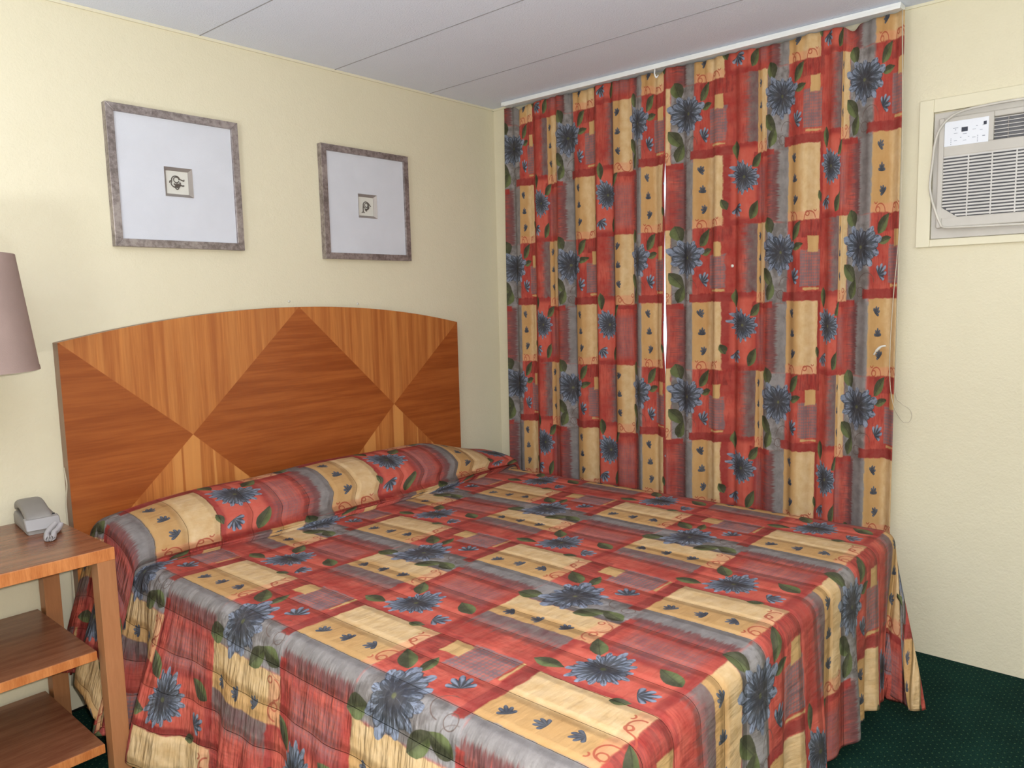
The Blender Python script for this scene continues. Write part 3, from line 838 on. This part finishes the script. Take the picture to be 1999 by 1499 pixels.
# coil cord, doubled up in a loop in front of the phone
path = spline([RM @ Vector(q) for q in ((0.030, -0.100, 0.022), (0.012, -0.125, 0.018), (-0.004, -0.150, 0.0095), (-0.012, -0.185, 0.0095), (-0.016, -0.212, 0.0095), (-0.004, -0.214, 0.0095),
                                         (0.006, -0.185, 0.0095), (0.014, -0.155, 0.0095), (0.030, -0.128, 0.012), (0.044, -0.100, 0.018))], 24)
coil = []; acc = 0
for i in range(len(path)-1):
    a, b = path[i], path[i+1]; t_ = (b-a).normalized(); s1 = t_.cross(Vector((0, 0, 1))).normalized(); s2 = s1.cross(t_)
    for k in range(3):
        q = a.lerp(b, k/3); an = acc*2*pi/0.0042; acc += (b-a).length/3
        coil.append(q+0.0072*(cos(an)*s1+sin(an)*s2))
MB().tube(coil, 0.0017, 6).build('coil_cord', M_COIL, ph_, True)
tag(MB().tube(spline([(-2.228, -0.022, 0.86), (-2.2262, -0.030, 0.80), (-2.232, -0.026, 0.74), (-2.234, -0.030, 0.66), (-2.236, -0.02, 0.40), (-2.262, -0.02, 0.10)], 8), 0.0022, 6).build('telephone_wire', M_CORD, None, True),
    'thin pale telephone wire running down the left edge of the headboard', 'wire')
tag(MB().tube(spline([(-2.286, -0.010, 0.16), (-2.298, -0.010, 0.10), (-2.302, -0.012, 0.045), (-2.279, -0.016, 0.010), (-2.25, -0.062, 0.030), (-2.21, -0.10, 0.045), (-2.16, -0.14, 0.006)], 8), 0.0042, 8).build('power_cable', M_BLACK, None, True),
    'black power cable on the carpet behind the nightstand', 'cable')

# ------------------------------------------------------------------ air conditioner
AY0, AY1, AZ0, AZ1 = -2.130, -2.800, 1.566, 2.012
ac = tag(empty('air_conditioner', (-0.01, (AY0+AY1)/2, AZ0)), 'beige through-the-wall air conditioner with louvered grille right of the curtain', 'air conditioner')
# wall trim frame around the sleeve
mb = MB(); tw = 0.046
mb.box((-0.016, AY0, AZ0-0.026), (0, AY0+tw, AZ1+tw), 0.002); mb.box((-0.016, AY1-tw, AZ0-0.026), (0, AY1, AZ1+tw), 0.002)
mb.box((-0.016, AY1, AZ1), (0, AY0, AZ1+tw), 0.002); mb.box((-0.016, AY1, AZ0-0.026), (0, AY0, AZ0), 0.002)
tag(mb.build('trim_4', M_TRIM), kind='structure')
xf = -0.010
MB().box((xf, AY1+0.002, AZ0+0.002), (-0.0005, AY0-0.002, AZ1-0.004), 0.002).build('housing', M_AC, ac)
FY0, FY1, FZ0, FZ1 = -2.152, -2.778, 1.604, 1.984      # raised front panel
fx = -0.034
mb = MB()
def pan(y0, y1, z0, z1, bev=0.004): mb.box((fx, y1, z0), (xf-0.0002, y0, z1), bev)
# panel as a frame around grille and outlet
GY0, GY1, GZ0, GZ1 = -2.170, -2.758, 1.640, 1.850
OY0, OY1, OZ0, OZ1 = -2.320, -2.750, 1.888, 1.964
pan(FY0, GY0, FZ0, FZ1); pan(GY1, FY1, FZ0, FZ1); pan(GY0+.001, GY1-.001, FZ0, GZ0); pan(GY0+.001, GY1-.001, GZ1, OZ0)
pan(GY0+.001, OY0, OZ0-.001, FZ1); pan(OY0+.001, OY1-.001, OZ1, FZ1); pan(OY1, GY1-.001, OZ0-.001, FZ1)
mb.prism([(fx+0.0008, GY0+0.002, GZ0-0.002), (fx+0.0008, GY0-0.050, GZ0-0.002), (fx+0.0008, GY0+0.002, GZ0+0.036)], (xf-fx-0.002, 0, 0))
mb.build('front_panel', M_AC, ac)
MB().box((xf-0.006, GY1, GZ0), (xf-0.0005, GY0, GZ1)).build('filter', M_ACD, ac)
mb = MB(); nsl = 19
for k in range(nsl):
    z = GZ0+0.006+k*(GZ1-GZ0-0.008)/(nsl-1)
    cut = max(0.0, 3-k)*0.014
    mb.prism([(fx+0.001, 0, z-0.0030), (fx+0.001, 0, z+0.0030), (xf-0.007, 0, z+0.0050), (xf-0.007, 0, z-0.0010)], (0, -(GY0-GY1)+2*cut, 0))
    for v in mb.bm.verts[-8:] if False else []: pass
bmv = list(mb.bm.verts); 
for i, v in enumerate(bmv):
    k = i//8; v.co.y += GY0-max(0.0, 3-k)*0.014
mb.build('intake_grille', M_ACL, ac)
for y in (-2.248, -2.319, -2.390, -2.461, -2.532, -2.603, -2.674): MB().box((fx, y-0.0022, GZ0), (xf-0.005, y+0.0022, GZ1)).build('grille_rib', M_ACL, ac)
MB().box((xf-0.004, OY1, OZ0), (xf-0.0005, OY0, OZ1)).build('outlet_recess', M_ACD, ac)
mb = MB()
for k in range(6):
    z = OZ0+0.007+k*0.0125
    mb.prism([(fx+0.002, OY1, z), (fx+0.002, OY1, z+0.0022), (xf-0.005, OY1, z+0.008), (xf-0.005, OY1, z+0.0058)], (0, OY0-OY1, 0))
mb.build('outlet_louver', M_ACL, ac)
for y in (-2.36, -2.42, -2.48): MB().box((fx+0.012, y-0.001, OZ0), (xf-0.005, y+0.001, OZ1)).build('outlet_vane', M_SILV, ac)
px = fx-0.0015
cpn = MB().box((px, -2.305, 1.884), (fx+0.0008, -2.171, 1.968), 0.0006).build('control_panel', M_ACP, ac)
def lab(name, y, z, w, h, mat, par=None): return MB().box((px-0.0006, y-w/2, z-h/2), (px+0.0002, y+w/2, z+h/2)).build(name, mat, par or cpn)
lab('display', -2.233, 1.936, 0.019, 0.015, M_LCD); lab('sensor_window', -2.294, 1.948, 0.009, 0.012, M_LCD)
mb = MB()
for y, z, w, h in ((-2.205, 1.944, .016, .0016), (-2.205, 1.938, .003, .003), (-2.206, 1.926, .011, .0015), (-2.270, 1.942, .005, .002), (-2.288, 1.942, .003, .002), (-2.262, 1.932, .010, .0016),
                   (-2.283, 1.927, .008, .0016), (-2.234, 1.921, .012, .0016), (-2.222, 1.910, .004, .002), (-2.246, 1.910, .004, .002), (-2.262, 1.905, .010, .0016), (-2.291, 1.906, .008, .003),
                   (-2.206, 1.901, .009, .0016), (-2.234, 1.899, .010, .0016)):
    mb.box((px-0.0005, y-w/2, z-h/2), (px+0.0002, y+w/2, z+h/2))
mb.build('button_print', M_INKG, cpn)
for k in range(4):
    for y in (-2.192, -2.273): MB().box((px-0.0006, y-.0013, 1.889+k*.0062), (px+0.0002, y+.0013, 1.8915+k*.0062)).build('indicator_light', M_INKG, cpn)
cc_ = spline([(-0.030, -2.60, 2.000), (-0.036, -2.46, 2.004), (-0.040, -2.38, 2.006), (-0.042, -2.30, 2.004), (-0.042, -2.23, 1.998), (-0.040, -2.185, 1.980), (-0.038, -2.155, 1.945), (-0.036, -2.142, 1.90), (-0.034, -2.136, 1.84), (-0.034, -2.130, 1.76),
              (-0.034, -2.136, 1.715), (-0.034, -2.150, 1.665), (-0.034, -2.166, 1.622), (-0.036, -2.180, 1.606), (-0.040, -2.24, 1.602), (-0.040, -2.40, 1.598), (-0.040, -2.60, 1.596)], 8)
MB().tube(cc_, 0.0044, 10).build('power_cord', M_ACCORD, ac, True)
